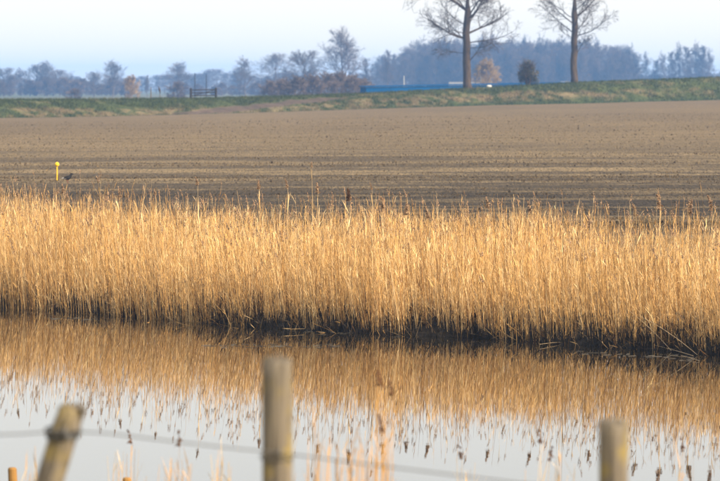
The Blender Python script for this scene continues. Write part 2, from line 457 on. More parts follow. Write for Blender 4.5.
# ------------------------------------------------------------------ bare trees
def rot_about(d, axis, a):
    axis = axis / (np.linalg.norm(axis) + 1e-9)
    return d * math.cos(a) + np.cross(axis, d) * math.sin(a) + axis * (axis @ d) * (1 - math.cos(a))
def branch(rng, p, d, L, nseg, wob, up):
    pts = [np.array(p, float)]; d = np.array(d, float)
    for k in range(nseg):
        d = d + rng.normal(0, wob, 3) + np.array([0, 0, up])
        d /= np.linalg.norm(d)
        pts.append(pts[-1] + d * L / nseg)
    return np.array(pts), d
def grow(mb, rng, p, d, L, r, lev, cfg, c, limb=None):
    last = lev >= cfg['levels']
    nseg = 2 if last else (3 if lev > 1 else 5)
    pts, _ = branch(rng, p, d, L, nseg, cfg['wob'] * (1.4 if last else 1), cfg['up'] if lev < cfg['levels'] - 1 else cfg['up_twig'])
    rad = np.linspace(r, r * (0.35 if not last else 0.5), len(pts))
    tgt = limb if limb is not None else mb
    tgt.tube(pts, rad, 6 if lev == 1 and cfg.get('fine') else 3, c * rng.uniform(0.8, 1.2), cap=False)
    if last: return
    nch = cfg['n'][lev]
    for k in range(nch):
        t = cfg['from'] + (1 - cfg['from']) * (k + rng.uniform(0.1, 0.9)) / nch
        i = min(int(t * nseg), nseg - 1); f = t * nseg - i
        q = pts[i] * (1 - f) + pts[i + 1] * f
        dd = pts[i + 1] - pts[i]; dd = dd / np.linalg.norm(dd)
        ax = np.cross(dd, rng.normal(0, 1, 3))
        nd = rot_about(dd, ax, math.radians(rng.uniform(*cfg['ang'])))
        grow(mb, rng, q, nd, L * rng.uniform(*cfg['len']) * (1.15 - 0.5 * t), max(r * 0.5 * (1 - 0.4 * t), cfg['rmin']), lev + 1, cfg, c)

def tree_meshes(seed, H, tr, shape, bark, twig, cfg, nprim, clear):
    rng = np.random.default_rng(seed)
    tm, cm = MB(), MB()
    k = 9
    zz = np.linspace(-0.4, H * 0.9, k); wx = np.cumsum(rng.normal(0, H * 0.008, k)); wy2 = np.cumsum(rng.normal(0, H * 0.008, k))
    pts = np.stack([wx - wx[0], wy2 - wy2[0], zz], -1)
    rad = tr * np.interp(zz / H, [-0.1, 0, 0.05, 0.9], [1.5, 1.25, 1.0, 0.12])
    tm.tube(pts, rad, 8, bark)
    for j in range(nprim):
        h = clear + (0.93 - clear) * (j + rng.uniform(0, 1)) / nprim
        z0 = h * H * 0.95
        q = np.array([np.interp(z0, zz, pts[:, 0]), np.interp(z0, zz, pts[:, 1]), z0])
        t = (h - clear) / (1 - clear)
        if shape == 'round': ang, L = 78 - 55 * t, H * 0.40 * math.sin(math.pi * (0.22 + 0.70 * t)) + 0.3
        elif shape == 'fan': ang, L = 48 - 30 * t, H * (0.52 - 0.26 * t)
        elif shape == 'slim': ang, L = 42 - 22 * t, H * (0.20 - 0.06 * t)
        else: ang, L = 62 - 40 * t, H * (0.36 - 0.16 * t)
        az = j * 2.4 + rng.uniform(-0.5, 0.5); a = math.radians(ang + rng.uniform(-8, 8))
        d = np.array([math.sin(a) * math.cos(az), math.sin(a) * math.sin(az), math.cos(a)])
        grow(cm, rng, q, d, L * rng.uniform(0.8, 1.15), tr * (0.42 - 0.25 * t), 1, cfg, twig)
    return tm.mesh('trunk', M['bark']), cm.mesh('crown', M['twig'])

BARK, TWIG = np.array([0.105, 0.080, 0.058]), np.array([0.085, 0.062, 0.046])
FAR = dict(levels=3, wob=0.16, up=0.10, up_twig=0.02, n=[0, 10, 9], ang=(24, 66), len=(0.40, 0.72), rmin=0.025, **{'from': 0.22})
kinds = {}
for nm, args in {
    'round_a': (1, 12, 0.26, 'round', BARK, TWIG, FAR, 28, 0.10), 'round_b': (2, 12, 0.24, 'round', BARK, TWIG, FAR, 28, 0.12),
    'fan': (3, 13, 0.28, 'fan', BARK, TWIG, FAR, 24, 0.20), 'fan_b': (8, 13, 0.24, 'fan', BARK, TWIG, FAR, 22, 0.30),
    'oval_a': (4, 13, 0.24, 'oval', BARK, TWIG, FAR, 26, 0.10), 'oval_b': (5, 13, 0.22, 'oval', BARK, TWIG, FAR, 26, 0.15),
    'slim': (6, 14, 0.20, 'slim', BARK, TWIG, FAR, 30, 0.16), 'slim_b': (7, 14, 0.19, 'slim', BARK, TWIG, FAR, 28, 0.22),
    'tan': (9, 5, 0.12, 'round', np.array([0.3, 0.2, 0.1]), np.array([0.25, 0.175, 0.09]), FAR, 26, 0.08),
    'shrub': (10, 4, 0.10, 'round', BARK, np.array([0.11, 0.078, 0.055]), FAR, 30, 0.04),
}.items():
    kinds[nm] = (args[1], *tree_meshes(*args))
def far_tree(kind, px, top, d, wide, label, group=None, name='bare_tree', rz=None, base=PLAIN):
    H0, tm, cm = kinds[kind]
    h = Z(top, d) - base
    o = link(name, None, loc=(X(px, d), d, base))
    s = h / (H0 * 1.02)
    o.scale = (s * wide, s * wide, s); o.rotation_euler.z = R.uniform(0, 6.28) if rz is None else rz
    link('trunk', tm, o); link('crown', cm, o)
    return tag(o, label, 'shrub' if kind == 'shrub' else 'tree', group)

# trees one can tell apart
for a in [
    ('round_a', 4, 69, 1142, 1.6, 'hazy blue bare tree cut by the left picture edge'),
    ('oval_a', 21, 71, 1224, 1.5, 'slender bare tree second from the left picture edge'),
    ('round_b', 37, 67, 1196, 1.45, 'rounded bare tree with visible trunk, first of the joined clump on the left'),
    ('fan', 48, 66, 1169, 1.3, 'tallest fan-shaped bare tree of the joined clump on the left'),
    ('round_a', 60, 71, 1196, 1.35, 'bare tree at the right end of the joined clump on the left'),
    ('round_b', 94, 74, 1088, 1.5, 'low olive-tinged bare tree left of the thin two-headed one'),
    ('fan_b', 113, 66, 1074, 1.2, 'thin two-headed bare tree right of the olive-tinged one'),
    ('slim', 147, 75, 1088, 0.9, 'narrow dark upright tree just left of the perched bird'),
    ('fan_b', 177, 67, 1115, 1.4, 'pale wispy bare tree between the perched bird and the wooden gate'),
    ('oval_b', 245, 61, 1033, 1.35, 'lone upright bare tree to the right of the wooden gate'),
    ('round_b', 276, 57, 1088, 1.4, 'greyish bare tree just left of the dark spreading oak'),
    ('round_a', 304, 53, 870, 1.3, 'dark spreading round-crowned bare tree above the earth track'),
    ('fan', 343, 38, 979, 1.15, 'tallest fan-shaped bare tree standing clear against the sky'),
    ('slim', 366, 58, 1088, 1.0, 'slim bare tree at the left foot of the far wood'),
    ('slim_b', 388, 50, 1156, 0.9, 'spindly tree poking above the left shoulder of the far wood'),
]: far_tree(*a)
for k, (px, top) in enumerate([(618, 49), (628, 50), (637, 54), (646, 56), (655, 60), (663, 56), (671, 52), (679, 49), (688, 47), (695, 48), (702, 46), (709, 55)]):
    far_tree(['slim', 'oval_b', 'slim_b', 'oval_a'][k % 4], px, top + R.uniform(-1, 1), 1320 + R.uniform(-20, 50), [1.15, 0.75, 1.2, 0.75][k % 4],
             'slender bare tree, %s from the right end of the thin row beside the far wood' % ['twelfth', 'eleventh', 'tenth', 'ninth', 'eighth', 'seventh', 'sixth', 'fifth', 'fourth', 'third', 'second', 'first'][k], 'row of slender trees right of the far wood')
# the far wood: trunk by trunk, three ranks
WT = ([368, 385, 402, 420, 445, 470, 500, 540, 580, 605, 625], [66, 58, 50, 45, 43, 43, 44, 43, 44, 46, 52])
for rank, (d0, dt) in enumerate([(1290, 10), (1330, 4), (1370, 0), (1410, -1)]):
    for px in np.arange(374 + rank * 3, 632, 8.6):
        p2 = px + R.uniform(-3, 3)
        far_tree(['oval_a', 'slim', 'oval_b', 'round_a', 'slim_b', 'round_b'][int(R.integers(0, 6))], p2, np.interp(p2, *WT) + dt + R.uniform(-1.5, 5), d0 + R.uniform(-15, 15), R.uniform(0.8, 1.25),
                 'bare blue-hazed tree among the dense far wood', 'trees of the far wood')
# fainter belt still farther off
for px in np.concatenate([np.arange(-20, 370, 7.0), np.arange(640, 745, 7.0)]):
    far_tree(['round_a', 'round_b', 'oval_a'][int(R.integers(0, 3))], px + R.uniform(-3, 3), 74 + R.uniform(-2, 4) + (3 if px < 150 else 0) + (-2 if 185 < px < 240 else 0), 1600 + R.uniform(-60, 90), R.uniform(1.3, 1.8),
             'pale blue bare tree in the faintest belt on the horizon', 'faint tree belt on the horizon')
# low scrub behind the canal, left
for k, px in enumerate(np.concatenate([np.arange(-14, 80, 8.5), np.arange(84, 136, 8), np.arange(186, 290, 9.0)])):
    far_tree('shrub', px + R.uniform(-3, 3), 82 + R.uniform(-3, 6), 1150 + R.uniform(-40, 60), R.uniform(1.2, 1.7),
             'low blue-hazed bush filling the gaps below the left-hand trees', 'low scrub below the left-hand trees', 'bare_shrub')
# shrubs
for k, (px, top, d) in enumerate([(284, 82, 600), (296, 80, 590), (312, 79, 600), (327, 77, 610), (341, 76, 620), (354, 79, 600), (270, 84, 620), (363, 82, 640)]):
    far_tree('shrub', px, top, d, 1.25, 'brownish bare shrub, %s from the left in the thicket under the fan-shaped tree' % ['second', 'third', 'fourth', 'fifth', 'sixth', 'seventh', 'first', 'eighth'][k], 'thicket left of the blue shed', 'bare_shrub')
far_tree('shrub', 178, 84, 760, 1.3, 'wide bare shrub just right of the perched bird', None, 'bare_shrub')
far_tree('shrub', 75, 90, 780, 1.6, 'low dark bare shrub in the gap beside the left clump of trees', None, 'bare_shrub')
far_tree('tan', 132, 78, 700, 0.85, 'small pale orange willow left of the narrow dark tree', None, 'willow_tree')
far_tree('tan', 487, 64, 640, 0.9, 'small pale ochre willow just right of the larger roadside trunk', None, 'willow_tree')

# two tall trees on the dike
NEAR = dict(levels=4, wob=0.13, up=0.085, up_twig=-0.02, n=[0, 10, 8, 4], ang=(22, 64), len=(0.34, 0.60), rmin=0.010, fine=True, **{'from': 0.25})
def dike_tree(px, v, seed, dia, limbs, nrand, label):
    u = float(px); x, d, zz = [float(t) for t in dike_point(u, v)]
    rng = np.random.default_rng(seed)
    o = link('tall_tree', None, loc=(x, d, zz)); tag(o, label, 'tree', 'tall trees on the dike')
    H = 14.6 - zz
    k = 12; hz = np.linspace(-0.5, H, k)
    wob = np.cumsum(rng.normal(0, 0.06, (k, 2)), axis=0); wob -= wob[0]
    pts = np.stack([wob[:, 0], wob[:, 1], hz], -1)
    r = dia / 2 * np.interp(hz, [-0.5, 0, 0.6, 8, H * 0.85, H], [1.35, 1.25, 1.02, 0.86, 0.35, 0.06])
    t = MB(); t.tube(pts, r, 14, BARK * np.array([0.50, 0.47, 0.42])); t.build('trunk', M['bark'], o, smooth=True)
    m = d / F_PX
    cm = MB()
    def at(h): return np.array([np.interp(h, hz, pts[:, 0]), np.interp(h, hz, pts[:, 1]), h])
    specs = []
    for (hp, dx, dy, lp, rr) in limbs:            # height px above base, direction, length px, radius
        specs.append((hp * m, np.array([dx, rng.uniform(-0.35, 0.35), dy]), lp * m, rr * 1.25))
    for j in range(nrand):
        h = 4.6 + (H * 0.93 - 4.6) * (j + rng.uniform(0, 1)) / nrand
        az = j * 2.4 + rng.uniform(-0.4, 0.4); tt = h / H
        el = math.radians(8 + 55 * max(0, tt - 0.35)); L = (6.6 if tt < 0.75 else 4.4) * (1.25 - 0.75 * tt) * rng.uniform(0.7, 1.1)
        specs.append((h, np.array([math.cos(az) * math.cos(el), math.sin(az) * math.cos(el), math.sin(el)]), L, 0.075 * (1.2 - 0.7 * tt)))
    for (h, dv, L, rr) in specs:
        dv = dv / np.linalg.norm(dv); lb = MB()
        grow(cm, rng, at(h), dv, L, rr, 1, NEAR, TWIG * 0.62, limb=lb)
        lb.build('limb', M['bark'], o)
    cm.build('crown', M['twig'], o)
    return o
dike_tree(468, 0.46, 21, 0.86, [(24, 0.62, 0.75, 34, 0.05), (50, -0.95, 0.25, 44, 0.10), (54, 0.85, 0.5, 46, 0.10), (66, 0.7, 0.7, 40, 0.09), (70, 0.5, 0.85, 44, 0.08), (77, -0.85, 0.42, 74, 0.13), (36, -0.8, -0.05, 30, 0.03), (40, 0.9, 0.1, 26, 0.03), (46, -0.55, 0.5, 34, 0.05)], 12,
          'larger bare tall tree with thick trunk on the dike, small willow behind it')
dike_tree(574, 0.46, 33, 0.74, [(66, 0.95, 0.2, 34, 0.09), (58, -0.75, 0.5, 34, 0.06), (40, 0.55, 0.6, 24, 0.035), (44, -0.85, 0.3, 22, 0.03), (26, 0.6, 0.55, 26, 0.035), (50, 0.7, 0.5, 30, 0.05)], 9,
          'slimmer bare tall tree on the dike, right of the dark leafy bush')

# dark leafy bush between the two trees
def leafy_bush():
    x, d, zz = [float(t) for t in dike_point(528.0, 0.47)]
    rng = np.random.default_rng(5)
    o = link('leafy_bush', None, loc=(x, d, zz)); tag(o, 'dark leafy rounded bush on the dike between the two tall trees', 'bush')
    H = 2.95; tm = MB(); cm = MB()
    for k in range(7):
        a = k * 0.9; tm.tube(branch(rng, (0.08 * math.cos(a), 0.08 * math.sin(a), -0.2), (0.35 * math.cos(a), 0.35 * math.sin(a), 1), H * 0.8, 5, 0.12, 0.03)[0], np.linspace(0.06, 0.015, 6), 5, BARK * 0.7)
    tm.build('trunk', M['bark'], o)
    cfgb = dict(FAR); cfgb.update(rmin=0.01, levels=2, n=[0, 8])
    for k in range(90):
        h = rng.uniform(0.15, 0.7) * H; a = rng.uniform(0, 6.28); el = rng.uniform(0.1, 1.2)
        grow(cm, rng, (0.1 * math.cos(a), 0.1 * math.sin(a), h), np.array([math.cos(a) * math.cos(el), math.sin(a) * math.cos(el), math.sin(el)]), H * 0.40 * rng.uniform(0.6, 1.1), 0.016, 1, cfgb, BARK * 0.6)
    cm.build('twigs', M['twig'], o)
    n = 2500
    lobes = np.array([(0, 0, 1.35, .75), (-.62, .1, 1.05, .58), (.60, -.1, 1.0, .62), (-.30, .2, 1.95, .52), (.34, 0, 1.85, .50), (.05, -.1, 2.45, .40), (-.75, 0, .55, .42), (.80, .1, .50, .45), (.1, .3, .6, .6), (-.95, .1, 1.35, .25), (.98, 0, 1.45, .24)])
    li = rng.choice(len(lobes), n, p=lobes[:, 3] ** 2 / (lobes[:, 3] ** 2).sum())
    dirs = rng.normal(0, 1, (n, 3)); dirs /= np.linalg.norm(dirs, axis=1)[:, None]
    c = lobes[li, :3] + dirs * (lobes[li, 3] * rng.uniform(0.2, 1.12, n) ** 0.6)[:, None]
    c[:, 2] = np.maximum(c[:, 2], 0.08)
    a1 = rng.normal(0, 1, (n, 3)); a1 /= np.linalg.norm(a1, axis=1)[:, None]; a2 = np.cross(a1, dirs); a2 /= np.linalg.norm(a2, axis=1)[:, None] + 1e-6
    s = rng.uniform(0.05, 0.10, (n, 1))
    v = np.stack([c - a1 * s, c + a2 * s * 0.6, c + a1 * s, c - a2 * s * 0.6], 1).reshape(-1, 3)
    cl = np.repeat(mix(np.array([0.035, 0.045, 0.018]), np.array([0.12, 0.085, 0.045]), rng.uniform(0, 1, n)), 4, axis=0)
    link('crown', mesh_np('crown', v, np.arange(4 * n).reshape(-1, 4), col=cl, mat=M['leaf']), o)
leafy_bush()

M['matt'] = mat_vcol('matt_sheeting', 0.95, 0.0, nscale=0.6, namt=0.1)
# ------------------------------------------------------------------ things on and behind the dike
# long blue shed
BLUE = np.array([0.002, 0.048, 0.145])
def blue_shed():
    a, b = Vector((X(366, 560), 560, PLAIN)), Vector((X(606, 572), 572, PLAIN))
    L = (b - a).length; o = link('blue_shed', None, loc=a); o.rotation_euler.z = math.atan2(b.y - a.y, b.x - a.x)
    tag(o, 'long low bright blue shed showing over the dike before the far wood', 'shed')
    h0 = Z(87.2, 560) - PLAIN; h1 = Z(82.6, 572) - PLAIN
    core = MB(); 
    core.add([(0, 0.06, -0.3), (L, 0.06, -0.3), (L, 3, -0.3), (0, 3, -0.3), (0, 0.06, h0 - .06), (L, 0.06, h1 - .06), (L, 3, h1 - .06), (0, 3, h0 - .06)],
             [(3, 2, 1, 0), (4, 5, 3, 7), (0, 1, 5, 4), (1, 2, 3, 5), (2, 3, 7, 6), (3, 0, 4, 7)], None, BLUE * 0.8)
    core.build('wall', M['matt'], o)
    n = 10
    for k in range(n):
        x0, x1 = L * k / n + 0.03, L * (k + 1) / n - 0.03; t0, t1 = h0 + (h1 - h0) * x0 / L - .08, h0 + (h1 - h0) * x1 / L - .08
        pm = MB(); pm.add([(x0, 0, -0.25), (x1, 0, -0.25), (x1, 0.058, -0.25), (x0, 0.058, -0.25), (x0, 0, t0), (x1, 0, t1), (x1, 0.058, t1), (x0, 0.058, t0)],
             [(3, 2, 1, 0), (4, 5, 3, 7), (0, 1, 5, 4), (1, 2, 3, 5), (2, 3, 7, 6), (3, 0, 4, 7)], None, BLUE * R.uniform(0.88, 1.12))
        pm.build('panel', M['matt'], o)
    rm = MB(); rm.add([(-.2, -.25, h0), (L + .2, -.25, h1), (L + .2, 3.2, h1 + .1), (-.2, 3.2, h0 + .1), (-.2, -.25, h0 + .1), (L + .2, -.25, h1 + .1), (L + .2, 3.2, h1 + .2), (-.2, 3.2, h0 + .2)],
             [(3, 2, 1, 0), (4, 5, 3, 7), (0, 1, 5, 4), (1, 2, 3, 5), (2, 3, 7, 6), (3, 0, 4, 7)], None, BLUE * 0.9)
    rm.build('roof', M['matt'], o)
blue_shed()
def white_house(px0, px1, top, d, label):
    x0, x1 = X(px0, d), X(px1, d); w = x1 - x0; h = Z(top, d) - PLAIN
    o = link('white_building', None, loc=((x0 + x1) / 2, d, PLAIN)); tag(o, label, 'building')
    m = MB(); m.box(-w / 2, w / 2, 0, 5, -0.3, h * 0.72, (0.2, 0.2, 0.2)); m.build('wall', M['paint'], o)
    r = MB(); r.add([(-w / 2 - .2, -.25, h * .72 + .004), (w / 2 + .2, -.25, h * .72 + .004), (w / 2 + .2, 5.25, h * .72 + .004), (-w / 2 - .2, 5.25, h * .72 + .004), (-w / 2 - .2, 2.5, h), (w / 2 + .2, 2.5, h)],
        [(3, 2, 1, 0), (0, 1, 5, 4), (2, 3, 4, 5)], [(1, 2, 5), (3, 0, 4)], (0.13, 0.135, 0.14)); r.build('roof', M['paint'], o)
    for k in range(3):
        wm = MB(); wx = -w / 2 + w * (k + 0.7) / 3.4; wm.box(wx - w * .05, wx + w * .05, -0.03, 0.05, h * .3, h * .55, (0.10, 0.12, 0.15)); wm.build('window', M['paint'], o)
white_house(450, 492, 82.0, 700, 'low white-roofed building half hidden behind the larger tall tree')
white_house(562, 576, 81.4, 720, 'small white building at the foot of the slimmer tall tree')

# wooden gate on the dike
def gate():
    u0, u1 = 191.0, 216.0; v = 0.45
    x0, d0, z0 = [float(t) for t in dike_point(u0, v)]; x1, d1, z1 = [float(t) for t in dike_point(u1, v)]
    o = link('wooden_gate', None, loc=(x0, d0, z0)); tag(o, 'dark wooden gate of two posts and rails on the left of the dike', 'gate')
    L = math.hypot(x1 - x0, d1 - d0); o.rotation_euler.z = math.atan2(d1 - d0, x1 - x0); dz = z1 - z0
    W = np.array([0.025, 0.020, 0.017])
    for (xx, zz, h) in ((0, 0, 1.06), (L, dz, 1.06)):
        p = MB(); p.tube([(xx, 0, zz - .3), (xx, 0, zz + h * .9), (xx, 0, zz + h)], [0.12, 0.115, 0.08], 8, W); p.build('post', M['oldwood'], o)
    for h in (0.30, 0.58, 0.86):
        p = MB(); p.tube([(0.12, -.02, h), (L - .12, -.02, h + dz)], 0.05, 6, W * 0.8); p.build('rail', M['oldwood'], o)
    p = MB(); p.tube([(0.15, -.07, 0.30), (L - .15, -.07, 0.84 + dz)], 0.035, 6, W * 0.8); p.build('brace', M['oldwood'], o)
gate()
def thin_post(px, top, v, r, label, name='thin_post', col=(0.10, 0.085, 0.07)):
    x, d, zz = [float(t) for t in dike_point(float(px), v)]
    m = MB(); h = Z(top, d) - zz
    m.tube([(0, 0, -.3), (0.01, 0, h * .5), (0, 0, h - .03), (0, 0, h)], [r, r, r * .95, r * .6], 7, np.array(col)); o = m.build(name, M['oldwood'], None, (x, d, zz))
    return tag(o, label, 'post')
thin_post(151, 87, 0.45, 0.05, 'thin dark stake on the dike left of the perched bird')
thin_post(160, 92.2, 0.45, 0.035, 'short stake on the dike under the perched bird')
def far_pole(px, top, d, label, col=(0.03, 0.03, 0.032), r=0.13):
    m = MB(); h = Z(top, d) - PLAIN
    m.tube([(0, 0, -.3), (0, 0, h * .5), (0, 0, h)], [r, r * .9, r * .7], 7, np.array(col)); o = m.build('pole', M['oldwood'], None, (X(px, d), d, PLAIN))
    return tag(o, label, 'pole')
far_pole(195, 73, 700, 'left one of two thin poles rising behind the gate')
far_pole(206.5, 74, 700, 'right one of two thin poles rising behind the gate')
far_pole(404, 76, 760, 'thin whitish pole before the far wood, left of the tall trees', (0.45, 0.45, 0.43), 0.09)
far_pole(480.5, 69, 690, 'thin whitish pole right beside the larger tall trunk', (0.45, 0.45, 0.43), 0.08)

def loft(rings, sides, cols):
    """rings: (centre, axis direction, rx, rz)"""
    m = MB(); v, c = [], []
    for (cen, d, a, b), col in zip(rings, cols):
        d = np.array(d, float); d /= np.linalg.norm(d); s = np.cross(d, (0, 0, 1.0)) if abs(d[2]) < 0.95 else np.array([0, 1.0, 0]); s /= np.linalg.norm(s); u = np.cross(s, d)
        for k in range(sides):
            th = 2 * math.pi * k / sides
            v.append(np.array(cen) + s * a * math.cos(th) + u * b * math.sin(th))
            cc = col if not isinstance(col, tuple) or len(col) != 2 else (col[0] if math.sin(th) > -0.15 else col[1])
            c.append(cc)
    k = len(rings); i = np.arange(k - 1)[:, None] * sides; j = np.arange(sides)[None, :]; j2 = (j + 1) % sides
    q = np.stack([i + j, i + j2, i + sides + j2, i + sides + j], -1).reshape(-1, 4)
    v += [np.array(rings[0][0]), np.array(rings[-1][0])]; c += [c[0], c[-1]]; m_ = k * sides; jj = np.arange(sides); j3 = (jj + 1) % sides
    t = np.vstack([np.stack([np.full(sides, m_), j3, jj], -1), np.stack([np.full(sides, m_ + 1), (k - 1) * sides + jj, (k - 1) * sides + j3], -1)])
    m.add(np.array(v), q, t, np.array(c)); return m
DK, WH = (0.012, 0.011, 0.010), (0.40, 0.38, 0.34)
def wader(px, py, d, label):
    s = 1.15
    x = X(px, d); zz = float(land(x, d)) + 0.02
    rings = [((-.17, 0, .115), (1, 0, .1), .012, .006), ((-.13, 0, .118), (1, 0, .1), .030, .014), ((-.09, 0, .118), (1, 0, .15), .046, .036), ((-.04, 0, .122), (1, 0, .2), .060, .055), ((.01, 0, .130), (1, 0, .3), .062, .060),
             ((.055, 0, .150), (1, 0, .7), .050, .052), ((.082, 0, .182), (.7, 0, 1), .032, .036), ((.095, 0, .212), (.8, 0, .9), .030, .032), ((.115, 0, .228), (1, 0, .2), .026, .028), ((.138, 0, .226), (1, 0, -.1), .012, .013), ((.168, 0, .220), (1, 0, -.2), .003, .003)]
    cols = [WH, WH, (DK, WH), DK, DK, DK, DK, DK, DK, DK, DK]
    m = loft(rings, 10, cols)
    for yy in (-.022, .022): m.tube([(0.0, yy, 0.09), (-.012, yy, .045), (.004, yy, 0.0), (.03, yy, -.004)], [.008, .005, .0045, .004], 5, (0.22, 0.08, 0.05))
    m.tube([(.10, 0, .245), (.07, 0, .262), (.035, 0, .285)], [.009, .006, .002], 4, DK)
    o = m.build('bird', M['feather'], None, (x, d, zz), True); o.scale = (s, s, s); o.rotation_euler.z = 0.25
    return tag(o, label, 'bird')
def percher(px, py, d, label):
    zz = Z(py, d)
    rings = [((-.06, 0, -.20), (.2, 0, 1), .022, .010), ((-.045, 0, -.10), (.25, 0, 1), .045, .022), ((-.02, 0, -.01), (.3, 0, 1), .075, .07), ((.015, 0, .10), (.25, 0, 1), .105, .095), ((.04, 0, .22), (.2, 0, 1), .11, .095), ((.06, 0, .32), (.2, 0, 1), .085, .078), ((.075, 0, .385), (.25, 0, 1), .062, .062),
             ((.095, 0, .44), (.5, 0, 1), .062, .062), ((.125, 0, .48), (1, 0, .5), .045, .045), ((.165, 0, .475), (1, 0, -.4), .018, .020), ((.19, 0, .45), (.6, 0, -1), .004, .005)]
    B = (0.05, 0.038, 0.028)
    m = loft(rings, 10, [B] * 7 + [B, B, (.2, .15, .05), (.05, .05, .05)])
    for yy in (-.035, .035): m.tube([(.02, yy, .03), (.01, yy, -.03), (.0, yy * .5, -.055)], [.02, .014, .012], 5, (.3, .22, .05))
    o = m.build('bird', M['feather'], None, (X(px, d), d, zz + 0.05), True); o.rotation_euler.z = math.pi
    return tag(o, label, 'bird')
wader(67.5, 179, 108, 'small dark bird with pale tail standing in the field beside the yellow marker')
_xx, _dd, _zz = [float(t) for t in dike_point(160.0, 0.45)]
percher(160, 92.2, _dd, 'dark hunched bird perched on a short stake left of the gate')

# yellow marker post in the field
def marker():
    d = 111.0; x = X(57, d); zz = float(land(x, d)); h = Z(162, d) - zz
    o = link('marker_post', None, loc=(x, d, zz)); tag(o, 'small bright yellow marker post with round head in the field', 'marker post')
    m = MB(); m.tube([(0, 0, -.2), (0, 0, h - .13), (0, 0, h - .10)], [.019, .019, .018], 10, (0.70, 0.42, 0.02)); m.build('pole', M['paint'], o)
    rings = [((0, 0, h - .135 + .135 * t), (0, 0, 1), .066 * r, .066 * r) for t, r in ((0, .35), (.1, .75), (.3, .98), (.55, 1.0), (.78, .8), (.93, .45), (1, .12))]
    loft(rings, 14, [(0.80, 0.50, 0.01)] * 7).build('head', M['paint'], o, smooth=True)
    b = MB(); b.tube([(0.035, 0.03, -.1), (0.04, 0.03, .16), (0.04, 0.03, .18)], [.03, .03, .02], 8, (0.06, 0.045, 0.03)); b.build('stake', M['oldwood'], o)
marker()
# white sack on the dike crest
def sack():
    x, d, zz = [float(t) for t in dike_point(489.0, 0.44)]
    rng = np.random.default_rng(3)
    rings = []
    for t in np.linspace(0, 1, 9):
        r = (math.sin(math.pi * (0.06 + 0.88 * t))) ** 0.5
        rings.append(((-.28 + .56 * t, rng.normal(0, .012), .10 + rng.normal(0, .01)), (1, rng.normal(0, .1), rng.normal(0, .08)), .17 * r, .15 * r))
    o = loft(rings, 12, [(0.45, 0.45, 0.44)] * 9).build('white_sack', M['paint'], None, (x, d, zz + .04), True)
    tag(o, 'small white sack lying on the dike crest right of the larger tree', 'sack')
sack()

